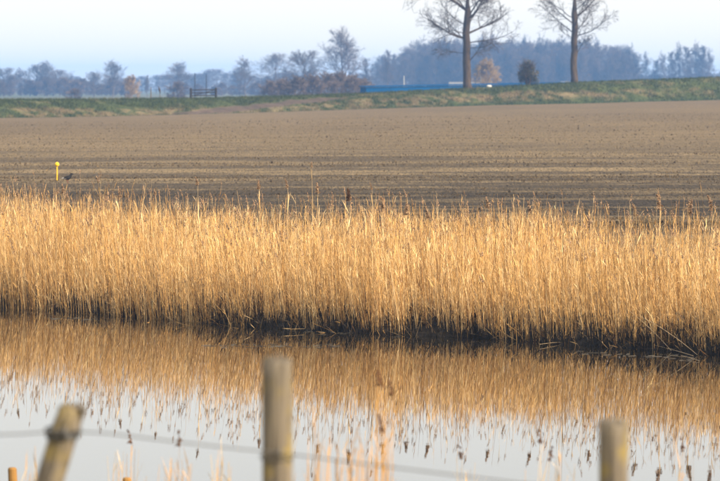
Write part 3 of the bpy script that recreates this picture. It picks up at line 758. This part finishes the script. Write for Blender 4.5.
# ------------------------------------------------------------------ reeds
def reed_np(name, base, ht, lean, bend, rad, col, rng, leaves=4, rings=6, leafcol=None, t_leaf=(0.25, 0.97), leaf_len=(0.07, 0.24), leaf_w=(0.0035, 0.0078)):
    """vectorised reed stems with strap leaves; base (n,3), lean/bend (n,2) are top offsets"""
    n = len(base); t = np.linspace(0, 1, rings)
    hx = lean[:, None, 0] * t[None] + bend[:, None, 0] * t[None] ** 2.5
    hy = lean[:, None, 1] * t[None] + bend[:, None, 1] * t[None] ** 2.5
    sag = np.hypot(lean[:, 0] + bend[:, 0], lean[:, 1] + bend[:, 1]) ** 2 / (2.2 * ht)
    hz = (ht - sag)[:, None] * t[None] - 0.12 * (1 - t[None])
    cen = np.stack([base[:, None, 0] + hx, base[:, None, 1] + hy, base[:, None, 2] + hz], -1)
    rr = rad[:, None] * np.interp(t, [0, 0.6, 1], [1.0, 0.75, 0.3])[None]
    ang = rng.uniform(0, 6.28, n)[:, None, None] + np.arange(3)[None, None] * 2.0944
    off = np.stack([np.cos(ang), np.sin(ang), np.zeros_like(ang)], -1) * rr[..., None, None]
    v = (cen[:, :, None, :] + off).reshape(-1, 3)
    per = rings * 3
    i = np.arange(rings - 1)[:, None] * 3; j = np.arange(3)[None]; j2 = (j + 1) % 3
    q1 = np.stack([i + j, i + j2, i + 3 + j2, i + 3 + j], -1).reshape(-1, 4)
    q = (np.arange(n)[:, None, None] * per + q1[None]).reshape(-1, 4)
    c = np.repeat(col, per, axis=0)
    V, Q, C = [v], [q], [c]; off_n = len(v)
    if leaves:
        m = n * leaves; sid = np.repeat(np.arange(n), leaves)
        tl = rng.uniform(*t_leaf, m)
        fi = tl * (rings - 1); i0 = np.minimum(fi.astype(int), rings - 2); f = (fi - i0)[:, None]
        p0 = cen[sid, i0] * (1 - f) + cen[sid, i0 + 1] * f
        sd = cen[sid, i0 + 1] - cen[sid, i0]; sd /= np.linalg.norm(sd, axis=1)[:, None]
        az = rng.uniform(0, 6.283, m)                                     # leaves stream mostly one way
        out = np.stack([np.cos(az), np.sin(az), np.zeros(m)], -1)
        L = rng.uniform(*leaf_len, m)[:, None]; w = rng.uniform(*leaf_w, m)[:, None]
        a0 = rng.uniform(0.05, 0.50, m)[:, None]; dr = rng.uniform(0.0, 0.9, m)[:, None] ** 2
        s = np.array([0, 0.5, 1.0])
        side = np.cross(sd, out); side /= np.linalg.norm(side, axis=1)[:, None] + 1e-9
        tw = rng.uniform(-0.8, 0.8, m)[:, None]; side = side * np.cos(tw) + out * np.sin(tw)
        vv = []
        for k, sk in enumerate(s):
            cpt = p0 + sd * L * (sk * np.cos(a0) - dr * sk ** 2 * 0.9) + out * L * (np.sin(a0) * sk + 0.35 * dr * sk ** 2)
            wk = w * [0.6, 1.0, 0.1][k] / 2
            vv += [cpt - side * wk, cpt + side * wk]
        v2 = np.stack(vv, 1).reshape(-1, 3)
        q2 = np.array([(0, 1, 3, 2), (2, 3, 5, 4)])
        Q.append((np.arange(m)[:, None, None] * 6 + q2[None]).reshape(-1, 4) + off_n); V.append(v2)
        lc = (leafcol if leafcol is not None else col)[sid] * rng.uniform(0.75, 1.3, (m, 1))
        C.append(np.repeat(lc, 6, axis=0))
    return np.vstack(V), np.vstack(Q), np.clip(np.vstack(C), 0, 0.9), cen[:, -1], cen[:, -1] - cen[:, -2]

def plume_np(top, dirn, size, col, rng, strips=22):
    """feathery one-sided reed plumes"""
    n = len(top); m = n * strips; sid = np.repeat(np.arange(n), strips)
    sz = size[sid][:, None]
    dn = dirn / (np.linalg.norm(dirn, axis=1)[:, None] + 1e-9)
    az0 = rng.normal(2.6, 0.8, n)
    az = az0[sid] + rng.normal(0, 0.9, m)
    out = np.stack([np.cos(az), np.sin(az), np.zeros(m)], -1)
    tt = rng.uniform(0, 1, m)[:, None]
    p0 = top[sid] + dn[sid] * sz * (tt * 0.85 - 0.25) + np.stack([np.cos(az0[sid]), np.sin(az0[sid]), 0 * az], -1) * sz * 0.25 * tt ** 2
    L = sz * rng.uniform(0.28, 0.6, m)[:, None] * (1.15 - 0.75 * tt)
    w = sz * rng.uniform(0.08, 0.17, m)[:, None]
    side = np.cross(out, np.array([0, 0, 1.0])); tw = rng.uniform(0, 3.14, m)[:, None]
    side = side * np.cos(tw) + np.array([0, 0, 1.0]) * np.sin(tw) * 0.6
    vv = []
    for sk, wk in ((0, .5), (0.5, 1.0), (1.0, 0.15)):
        c = p0 + dn[sid] * L * (0.75 * sk - 0.55 * sk ** 2) + out * L * 0.45 * sk + np.array([0, 0, -1.0]) * L * 0.22 * sk ** 2
        vv += [c - side * w * wk / 2, c + side * w * wk / 2]
    v = np.stack(vv, 1).reshape(-1, 3)
    q = (np.arange(m)[:, None, None] * 6 + np.array([(0, 1, 3, 2), (2, 3, 5, 4)])[None]).reshape(-1, 4)
    c = np.repeat(col[sid] * rng.uniform(0.7, 1.3, (m, 1)), 6, axis=0)
    return v, q, np.clip(c, 0, 0.9)

def reed_colours(n, rng, t):
    a, b, c = np.array([0.57, 0.350, 0.125]), np.array([0.70, 0.51, 0.265]), np.array([0.28, 0.148, 0.048])
    u = rng.uniform(0, 1, n)
    col = np.where((u < 0.5)[:, None], a, np.where((u < 0.80)[:, None], b, c))
    return col * rng.uniform(0.78, 1.18, (n, 1)) * (0.70 + 0.6 * fbm(t / 0.8, t * 0 + 3, 7, 3))[:, None]

T0, T1 = SLEN[2] - 8, SLEN[-3] + 8           # stretch of shore with reeds
rng = np.random.default_rng(101)
def clump(t): return fbm(t / 0.9, t * 0 + 1, 19, 3)
def make_bed():
    n = 27000
    t = rng.uniform(T0, T1, n); s = np.interp(t, [SLEN[2], SLEN[5], SLEN[7], SLEN[-3]], [-0.16, -0.10, 0.20, 0.12]) + 0.18 * (vnoise(t / 0.8, t * 0 + 4, 35) - 0.5) + 6.4 * rng.uniform(0, 1, n) ** 1.45
    front = s < 0.9
    keep = ~(front & (rng.uniform(0, 1, n) > 0.62 + 0.9 * (clump(t) - 0.25)))
    keep &= (rng.uniform(0, 1, n) < 0.42 + 0.58 * sstep(0.36, 0.50, fbm(t / 0.55, s / 0.7, 211, 3))) | (s > 3.2)
    t, s = t[keep], s[keep]; n = len(t)
    x, y, nx, ny = shore_at(t)
    s = s + 0.28 * (vnoise(t / 0.55, t * 0, 27) - 0.3)
    bx_, by_ = x + nx * s, y + ny * s
    bz_ = np.interp(s, [-6, -0.4, 0.05, 0.35, 0.8, 2.6, 7.0], [-1.2, -0.45, -0.06, 0.14, 0.20, 0.28, 0.45])
    htop = np.interp(s, [0, 0.5, 1.6, 6.6], [0.98, 1.12, 1.34, 1.56]) + 0.24 * (fbm(t / 1.5, s / 1.7, 53, 3) - 0.5) * 2
    ht = htop + rng.normal(0, 0.12, n) - bz_ + np.where(rng.uniform(0, 1, n) < np.interp(s, [0, 1.5, 6], [0.26, 0.22, 0.12]), rng.uniform(0.08, 1.0, n) * np.interp(s, [0, 2, 6], [0.80, 0.50, 0.30]), 0)
    ht *= np.where(rng.uniform(0, 1, n) < 0.16, rng.uniform(0.35, 0.85, n), 1.0)
    outw = np.where(s < 1.1, rng.uniform(-0.05, 0.30, n), rng.uniform(-0.12, 0.14, n))
    lean = np.stack([-nx * outw * 0.5 + rng.normal(0.0, 0.06, n), -ny * outw * 0.5 + rng.normal(0, 0.09, n)], -1)
    bend = np.stack([-nx * outw * 0.5 + rng.normal(0.0, 0.07, n), -ny * outw * 0.5 + rng.normal(0, 0.08, n)], -1)
    col = reed_colours(n, rng, t)
    v, q, c, top, dn = reed_np('bed', np.stack([bx_, by_, bz_], -1), ht, lean, bend, rng.uniform(0.0022, 0.0042, n), col, rng, leaves=6, rings=5)
    pm = (rng.uniform(0, 1, n) < 0.035) | ((ht + bz_ > htop + 0.25) & (rng.uniform(0, 1, n) < 0.40))
    pv, pq, pc = plume_np(top[pm], dn[pm], rng.uniform(0.08, 0.17, pm.sum()), np.array([0.29, 0.19, 0.115]) * rng.uniform(0.7, 1.25, (pm.sum(), 1)), rng)
    V = np.vstack([v, pv]); Q = np.vstack([q, pq + len(v)]); C = np.vstack([c, pc])
    o = link('reed_bed', mesh_np('reed_bed', V, Q, col=C, mat=M['reed'], smooth=False))
    tag(o, 'dense golden dry reed bed lining the far bank of the ditch', 'reeds', kind='stuff')
make_bed()
def make_shade_stalks():
    """added stalks and leaves, coloured near black as shade at the foot of the bed"""
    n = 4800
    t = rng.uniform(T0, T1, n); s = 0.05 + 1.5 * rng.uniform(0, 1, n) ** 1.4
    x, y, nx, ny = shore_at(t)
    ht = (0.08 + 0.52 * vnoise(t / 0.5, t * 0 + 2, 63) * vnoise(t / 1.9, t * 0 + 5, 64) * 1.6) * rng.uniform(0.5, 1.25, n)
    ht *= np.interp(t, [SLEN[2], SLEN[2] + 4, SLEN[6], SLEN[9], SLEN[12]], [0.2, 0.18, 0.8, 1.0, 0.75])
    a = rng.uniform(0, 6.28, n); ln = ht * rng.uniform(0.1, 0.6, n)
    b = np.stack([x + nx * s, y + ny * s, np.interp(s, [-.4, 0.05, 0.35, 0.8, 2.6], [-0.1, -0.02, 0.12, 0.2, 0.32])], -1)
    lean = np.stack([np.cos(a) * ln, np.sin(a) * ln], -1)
    col = np.array([0.026, 0.018, 0.010]) * rng.uniform(0.5, 1.7, (n, 1))  # near-black brown stands in for the shade low in the reeds
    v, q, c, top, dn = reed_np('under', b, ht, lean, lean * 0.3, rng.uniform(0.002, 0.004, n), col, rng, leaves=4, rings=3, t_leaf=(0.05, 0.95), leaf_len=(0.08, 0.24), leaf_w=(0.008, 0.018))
    o = link('shade_stalks', mesh_np('shade_stalks', v, q, col=c, mat=M['reed']))
    tag(o, 'near-black brown stalks added as painted shade at the foot of the reed bed', 'reeds', kind='stuff')
make_shade_stalks()
def make_litter():
    """short broken stalks and leaning dead blades at the water's edge"""
    n = 800
    t = rng.uniform(T0, T1, n); s = rng.uniform(-0.12, 0.8, n)
    x, y, nx, ny = shore_at(t)
    a = rng.uniform(0, 6.28, n); ht = rng.uniform(0.15, 0.75, n)
    ln = ht * rng.uniform(0.2, 1.0, n)
    b = np.stack([x + nx * s, y + ny * s, np.interp(s, [-.4, 0.05, 0.35, 0.8], [-0.1, 0.0, 0.12, 0.2])], -1)
    lean = np.stack([np.cos(a) * ln - nx * 0.1, np.sin(a) * ln - ny * 0.1], -1)
    col = reed_colours(n, rng, t) * np.array([0.5, 0.48, 0.46])
    v, q, c, top, dn = reed_np('litter', b, ht, lean, lean * 0.4, rng.uniform(0.002, 0.004, n), col, rng, leaves=2, rings=4, leaf_len=(0.1, 0.28))
    o = link('reed_litter', mesh_np('reed_litter', v, q, col=c, mat=M['reed']))
    tag(o, 'short broken dead stalks tangled along the far waterline', 'reeds', kind='stuff')
make_litter()

def plumed_reed(name, base, top, label, group=None, plume=0.2, rad=0.0045, leaves=4, pcol=(0.34, 0.24, 0.155), scol=(0.60, 0.43, 0.22), bend=0.25, seed=0, cat='reed'):
    r2 = np.random.default_rng(seed + 500)
    base, top = np.array(base, float), np.array(top, float)
    o = link(name, None, loc=base); tag(o, label, cat, group)
    d = (top - base)[None]; ht = d[:, 2] 
    off = d[:, :2]; sag = np.hypot(off[:, 0], off[:, 1]) ** 2 / (2.2 * ht)
    v, q, c, tp, dn = reed_np('stem', np.zeros((1, 3)), ht + sag, off * (1 - bend), off * bend, np.array([rad]), np.array([scol]), r2, leaves=0, rings=9)
    link('stem', mesh_np('stem', v, q, col=c, mat=M['reed']), o)
    for k in range(leaves):
        v2, q2, c2, _, _ = reed_np('leaf', np.zeros((1, 3)), ht + sag, off * (1 - bend), off * bend, np.array([rad]), np.array([scol]), np.random.default_rng(seed * 31 + k), leaves=1, rings=9, t_leaf=(0.5, 0.92), leaf_len=(0.2, 0.4), leaf_w=(0.010, 0.018))
        nst = 27
        link('leaf', mesh_np('leaf', v2[nst:], q2[24:] - nst, col=c2[nst:], mat=M['reed']), o)
    if plume:
        pv, pq, pc = plume_np(tp, dn, np.array([plume]), np.array([pcol]), r2, strips=90)
        link('plume', mesh_np('plume', pv, pq, col=pc, mat=M['plume']), o)
    return o
def bank_spot(px, back):
    """point of the far bank under photo column px, back metres behind the waterline"""
    d = CAM_H / ((np.interp(px, WPX[:, 0], WPX[:, 1]) - HOR) / F_PX)
    tt = SLEN[np.argmin(np.hypot(shore[:, 0] - X(px, d), shore[:, 1] - d))]
    ts = np.linspace(tt - 6, tt + 6, 600); x, y, nx, ny = shore_at(ts)
    bx2, by2 = x + nx * back, y + ny * back
    k = int(np.argmin(np.abs(360 + bx2 / by2 * F_PX - px)))
    return bx2[k], by2[k]
PR = [  # column, plume top row, plume length, dark?, label
    (17, 190, .16, 0, 'slim plumed reed rising alone near the left end of the reed bed'),
    (64, 184, .20, 0, 'pale plumed reed directly below the small dark bird'),
    (120, 189, .17, 0, 'plumed reed rising right of the yellow marker, below the orange willow'),
    (156, 189, .15, 0, 'plumed reed rising from the bed directly below the perched bird'),
    (198, 177, .16, 0, 'tall thin plumed reed directly below the wooden gate'),
    (259, 180, .18, 0, 'tall plumed reed standing left of the middle fence post'),
    (288, 179, .18, 0, 'tall plumed reed directly above the middle fence post'),
    (312, 162, .10, 0, 'tallest bare-tipped reed, highest of the whole bed'),
    (318, 183, .20, 0, 'bushy plumed reed right beside the tallest bare-tipped reed'),
    (349, 189, .24, 1, 'darkest thick brown plume standing free near the centre of the bed'),
    (372, 183, .13, 0, 'thin pale reed right of the darkest brown plume'),
    (384, 197, .22, 0, 'drooping plumed reed second to the right of the darkest brown plume'),
    (406, 204, .20, 0, 'short bushy plumed reed left of the larger tall tree'),
    (429, 207, .22, 0, 'nodding plumed reed below the left branches of the larger tall tree'),
    (489, 197, .22, 0, 'leaning plumed reed below the white sack'),
    (531, 201, .22, 0, 'plumed reed directly below the dark leafy bush'),
    (562, 190, .08, 0, 'thin bare reed just left of the slimmer tall trunk line'),
    (590, 216, .20, 0, 'low plumed reed just right of the slimmer tall trunk line'),
    (636, 205, .20, 0, 'feathery plumed reed left of the tallest right-hand plume'),
    (660, 195, .26, 0, 'tallest broad pale plume in the right part of the bed'),
    (689, 200, .26, 0, 'broad pale plume second from the right picture edge'),
    (712, 196, .26, 0, 'broad plume at the right picture edge'),
]
for k, (px, top, pl, dk, lb) in enumerate(PR):
    bx3, by3 = bank_spot(px - R.uniform(-3, 3), R.uniform(0.8, 2.2)); d = by3
    plumed_reed('plumed_reed', (bx3, by3, 0.15), (X(px, d), d - 0.1, Z(top + pl * 0.6 * F_PX / d, d)), lb, 'plumed reeds standing above the reed bed', pl * 1.05, seed=k + 3,
                pcol=(0.09, 0.05, 0.03) if dk else (0.30, 0.205, 0.13), rad=0.005)

# bent stalks fallen over the water at the right
FALL = [((640, 316), (698, 356), .7, 'long pale bent stalk slanting down to the water at the right edge'), ((642, 347), (694, 357), .15, 'pale broken stalk lying flat on the water, longest at lower right'),
        ((682, 358), (700, 362), .03, 'short pale stalk on the water just below the longest lying one'), ((628, 310), (672, 352), .6, 'thin arched stalk leaning over the water left of the long pale one'),
        ((16, 288), (48, 306), .5, 'thin arched stalk hanging to the water near the left picture edge'), ((540, 347), (566, 343), .05, 'short pale stalk lying at the waterline below the slimmer tree'), ((690, 306), (722, 352), .6, 'stiff bent stalk at the right picture edge leaning to the water')]
for k, (a, b, up, lb) in enumerate(FALL):
    db = CAM_H / ((b[1] - HOR) / F_PX)
    if up > 0.3: pa = np.array(P(a[0], a[1], db + 0.35)); 
    else:
        da = CAM_H / ((a[1] - HOR) / F_PX); pa = np.array([X(a[0], da), da, 0.02 + up * 0.3])
    pb = np.array([X(b[0], db), db, 0.012])
    mid = (pa + pb) / 2 + np.array([0, 0, 0.10 * up + 0.005])
    m = MB(); tt = np.linspace(0, 1, 9)[:, None]
    m.tube((1 - tt) ** 2 * (pa - pb) + 2 * tt * (1 - tt) * (mid - pb), np.linspace(.002, .0036, 9), 5, np.array([0.44, 0.33, 0.20]))
    tag(m.build('fallen_stalk', M['reed'], None, pb), lb, 'stalk', 'stalks fallen over the water')

# thin drift of broken bits on the surface
def drift():
    m = MB(); r3 = np.random.default_rng(8)
    for (px0, py0, px1, py1, n) in [(196, 346, 345, 347, 40), (286, 331.5, 420, 336.5, 26), (30, 317, 120, 321, 10), (560, 351, 700, 359, 26)]:
        for k in range(n):
            t = r3.uniform(0, 1); px = px0 + (px1 - px0) * t; py = py0 + (py1 - py0) * t + r3.normal(0, 1.1)
            d = CAM_H / ((py - HOR) / F_PX); a = r3.normal(0.1, 0.5); L = r3.uniform(0.03, 0.16)
            x = X(px, d); m.tube([(x - L / 2 * math.cos(a), d - L / 2 * math.sin(a), .003), (x + L / 2 * math.cos(a), d + L / 2 * math.sin(a), .004)], .003, 3, np.array([0.06, 0.052, 0.04]) * r3.uniform(.5, 1.2))
    tag(m.build('floating_litter', M['reed']), 'fine floating reed bits drifting on the dark water', 'litter', kind='stuff')
drift()

# ------------------------------------------------------------------ foreground fence, stakes and reeds
def fence_post(topc, botc, d, dia, label, seed, notch=None):
    r2 = np.random.default_rng(seed)
    top, bot = np.array(P(*topc, d)), np.array(P(*botc, d))
    dirv = (top - bot) / (top[2] - bot[2]); g = near_z(0, d) - 0.3
    bot = top + dirv * (g - top[2])
    o = link('fence_post', None, loc=bot); tag(o, label, 'fence post', 'weathered fence posts in the foreground')
    H = top[2] - g; k, sd = 26, 22
    v = []; ph = r2.uniform(0, 6.28)
    for i in range(k):
        t = min(i / (k - 3), 1.0)
        r = dia / 2 * (1.03 - 0.05 * t) * (1.0 if i < k - 2 else (0.94 if i == k - 2 else 0.55))
        zz = H * t + (0.004 * max(0, i - k + 3))
        for j in range(sd):
            th = 2 * math.pi * j / sd
            rr = r * (1 + 0.035 * math.sin(3 * th + ph + 1.5 * t) + 0.02 * math.sin(7 * th + 2 * ph) + r2.normal(0, 0.006)) - (0.007 if j in (4, 15) else 0)
            c = dirv * zz
            v.append((c[0] + rr * math.cos(th), c[1] + rr * math.sin(th), c[2] + (r2.normal(0, .009) if i >= k - 3 else 0)))
    m = MB(); i = np.arange(k - 1)[:, None] * sd; j = np.arange(sd)[None]; j2 = (j + 1) % sd
    v.append(tuple(dirv * (H + .009)))
    q = np.stack([i + j, i + j2, i + sd + j2, i + sd + j], -1).reshape(-1, 4)
    jj = np.arange(sd); t = np.stack([np.full(sd, k * sd), (k - 1) * sd + jj, (k - 1) * sd + (jj + 1) % sd], -1)
    m.add(np.array(v), q, t); m.build('shaft', M['post'], o, smooth=True)
    if notch:
        c = np.array(P(*notch, d)) - bot; lp = MB()
        for s_ in range(3 if seed == 1 else 1):
            th = np.linspace(0, 2 * math.pi, 20); rr = dia / 2 + 0.006 + 0.002 * s_
            lp.tube(np.stack([c[0] + rr * np.cos(th), c[1] + rr * np.sin(th), c[2] + (s_ - 1.5) * 0.011 + 0.006 * np.sin(th)], -1), 0.0048 if seed == 1 else 0.0026, 5, cap=False)
        lp.build('wire_loop', M['wire'], o)
        st = MB(); st.tube([(c[0] + .01, c[1] - dia / 2 - .012, c[2] + .02), (c[0] + .01, c[1] - dia / 2 - .02, c[2]), (c[0] + .01, c[1] - dia / 2 - .012, c[2] - .02)], .004, 5); st.build('staple', M['wire'], o)
    return o
fence_post((72, 409), (50, 481), 12.0, 0.098, 'leaning weathered fence post with wire wound round its top, at left', 1, (63, 431))
fence_post((277, 362), (277.5, 481), 12.15, 0.103, 'tallest upright weathered fence post left of centre', 2, (277, 452))
fence_post((613, 424), (613, 481), 12.3, 0.100, 'short upright weathered fence post at lower right', 3, (613, 492))
wp = [P(*a) for a in [(-420, 450, 11.9), (-200, 440, 11.9), (-60, 436, 11.92), (20, 434, 11.93), (62, 431, 11.94), (105, 433, 11.96), (170, 441, 12.0), (240, 449, 12.06), (277, 452.5, 12.09), (350, 462, 12.13), (430, 472, 12.16), (520, 483, 12.2), (613, 492, 12.24), (760, 494, 12.3), (1000, 500, 12.4)]]
m = MB(); m.tube(np.array(wp), 0.0026, 6); tag(m.build('fence_wire', M['wire'], smooth=True), 'thin grey sagging wire strung between the foreground fence posts', 'wire')
def stake(px, top, d, dia, label):
    zt = Z(top, d); m = MB(); g = -0.5
    m.tube([(0, 0, g), (0.004, 0, zt - .1), (0, 0, zt - .012), (0, 0, zt)], [dia / 2, dia / 2, dia / 2 * .97, dia / 2 * .75], 12, (0.22, 0.12, 0.035))
    tag(m.build('stake', M['oldwood'], None, (X(px, d), d, 0)), label, 'stake', 'cut stakes at the near waterline')
stake(11, 467.5, 29.5, 0.075, 'short orange-brown stake in the bottom left corner')
stake(126, 477.5, 29.0, 0.07, 'tip of a cut stake at the bottom edge right of the leaning post')

r4 = np.random.default_rng(77)
CL = [ # column, top row, depth, stems, spread px, plumes, label
    (30, 452, 23, 9, 22, 0, 'loose reed clump in front of the bottom left corner, beside the orange-brown stake'),
    (120, 440, 25, 10, 30, 1, 'thin pale reed clump right of the leaning fence post'),
    (172, 446, 22, 12, 20, 1, 'orange-brown reed clump midway between the leaning and the tallest fence post'),
    (222, 440, 23, 12, 26, 0, 'upright reed clump just left of the tallest fence post'),
    (318, 424, 21, 12, 26, 0, 'thin reed clump just right of the tallest fence post'),
    (362, 428, 19, 26, 34, 1, 'thickest orange reed clump in the bottom centre'),
    (384, 380, 21, 7, 14, 3, 'narrow tall reed clump right beside the thickest orange clump'),
    (470, 456, 25, 8, 30, 1, 'sparse reed clump in the lower right between thickest clump and short post'),
    (550, 440, 23, 9, 32, 2, 'pale plumed reed clump just left of the short fence post'),
    (678, 452, 25, 8, 30, 1, 'faint reed clump right of the short fence post'),
]
for ci, (px, top, d, ns, sp, npl, lb) in enumerate(CL):
    o = link('reed_clump', None, loc=(X(px, d), d, near_z(0, d) - 0.05)); tag(o, lb, 'reeds', 'blurred reed clumps on the near bank')
    gz = o.location.z
    for k in range(int(ns * 1.6)):
        bxp = px + r4.normal(0, sp * 0.35); tp = top + abs(r4.normal(0, 18)) * (k > 0) + (0 if k < 3 else 8)
        bs = np.array([X(bxp, d), d + r4.normal(0, 0.15), gz]); tps = np.array([X(bxp + r4.normal(3, 5), d), bs[1], Z(tp, d)])
        off = (tps - bs)[None, :]; ht = off[:, 2]
        sc = np.array([[0.50, 0.29, 0.10]]) * r4.uniform(0.8, 1.2) if ci in (2, 4, 5, 6) or r4.uniform() < 0.4 else np.array([[0.50, 0.37, 0.20]])
        v, q, c, tpp, dn = reed_np('stem', (bs - np.array(o.location))[None], ht, off[:, :2] * 0.6, off[:, :2] * 0.4, np.array([r4.uniform(.0026, .0046)]), sc, r4, leaves=2, rings=7, leaf_len=(0.10, 0.22), leaf_w=(0.004, 0.008))
        link('stem', mesh_np('stem', v, q, col=c, mat=M['reed']), o)
        if k < npl:
            pv, pq, pc = plume_np(tpp, dn, np.array([0.13]), np.array([[0.13, 0.065, 0.035]]), r4, strips=30)
            link('plume', mesh_np('plume', pv, pq, col=pc, mat=M['plume']), o)
# grass of the near bank
n = 9000
gx, gy = R.uniform(-22, 22, n), R.uniform(6, 27, n)
gz_ = np.interp(gy, [-60, 8, 18, 26.5, 29, 36], [2.2, 2.2, 1.48, 0.12, -0.12, -1.0])
gc = mix(np.array([0.10, 0.12, 0.035]), np.array([0.36, 0.27, 0.12]), R.uniform(0, 1, n))
o = link('bank_grass', blades('bank_grass', gx, gy, gz_, R.uniform(0.06, 0.18, n), 0.014, gc, 4, R))
tag(o, 'short grass on the near bank below the fence', 'grass', kind='stuff')

# ------------------------------------------------------------------ haze: one even box of air
hb = MB(); hb.box(-3300, 3300, -120, 3400, -2.7, 22.0)
hm = bpy.data.materials.new('haze'); hm.use_nodes = True
hn = hm.node_tree.nodes; hn.remove(hn['Principled BSDF'])
pvn = hn.new('ShaderNodeVolumePrincipled')
pvn.inputs['Color'].default_value = (0.20, 0.46, 1.0, 1)
pvn.inputs['Density'].default_value = 0.00029
pvn.inputs['Anisotropy'].default_value = 0.0
hm.node_tree.links.new(pvn.outputs[0], hn['Material Output'].inputs['Volume'])
o = hb.build('haze', hm); tag(o, 'thin bluish haze filling the air over the fields', 'haze', kind='stuff')
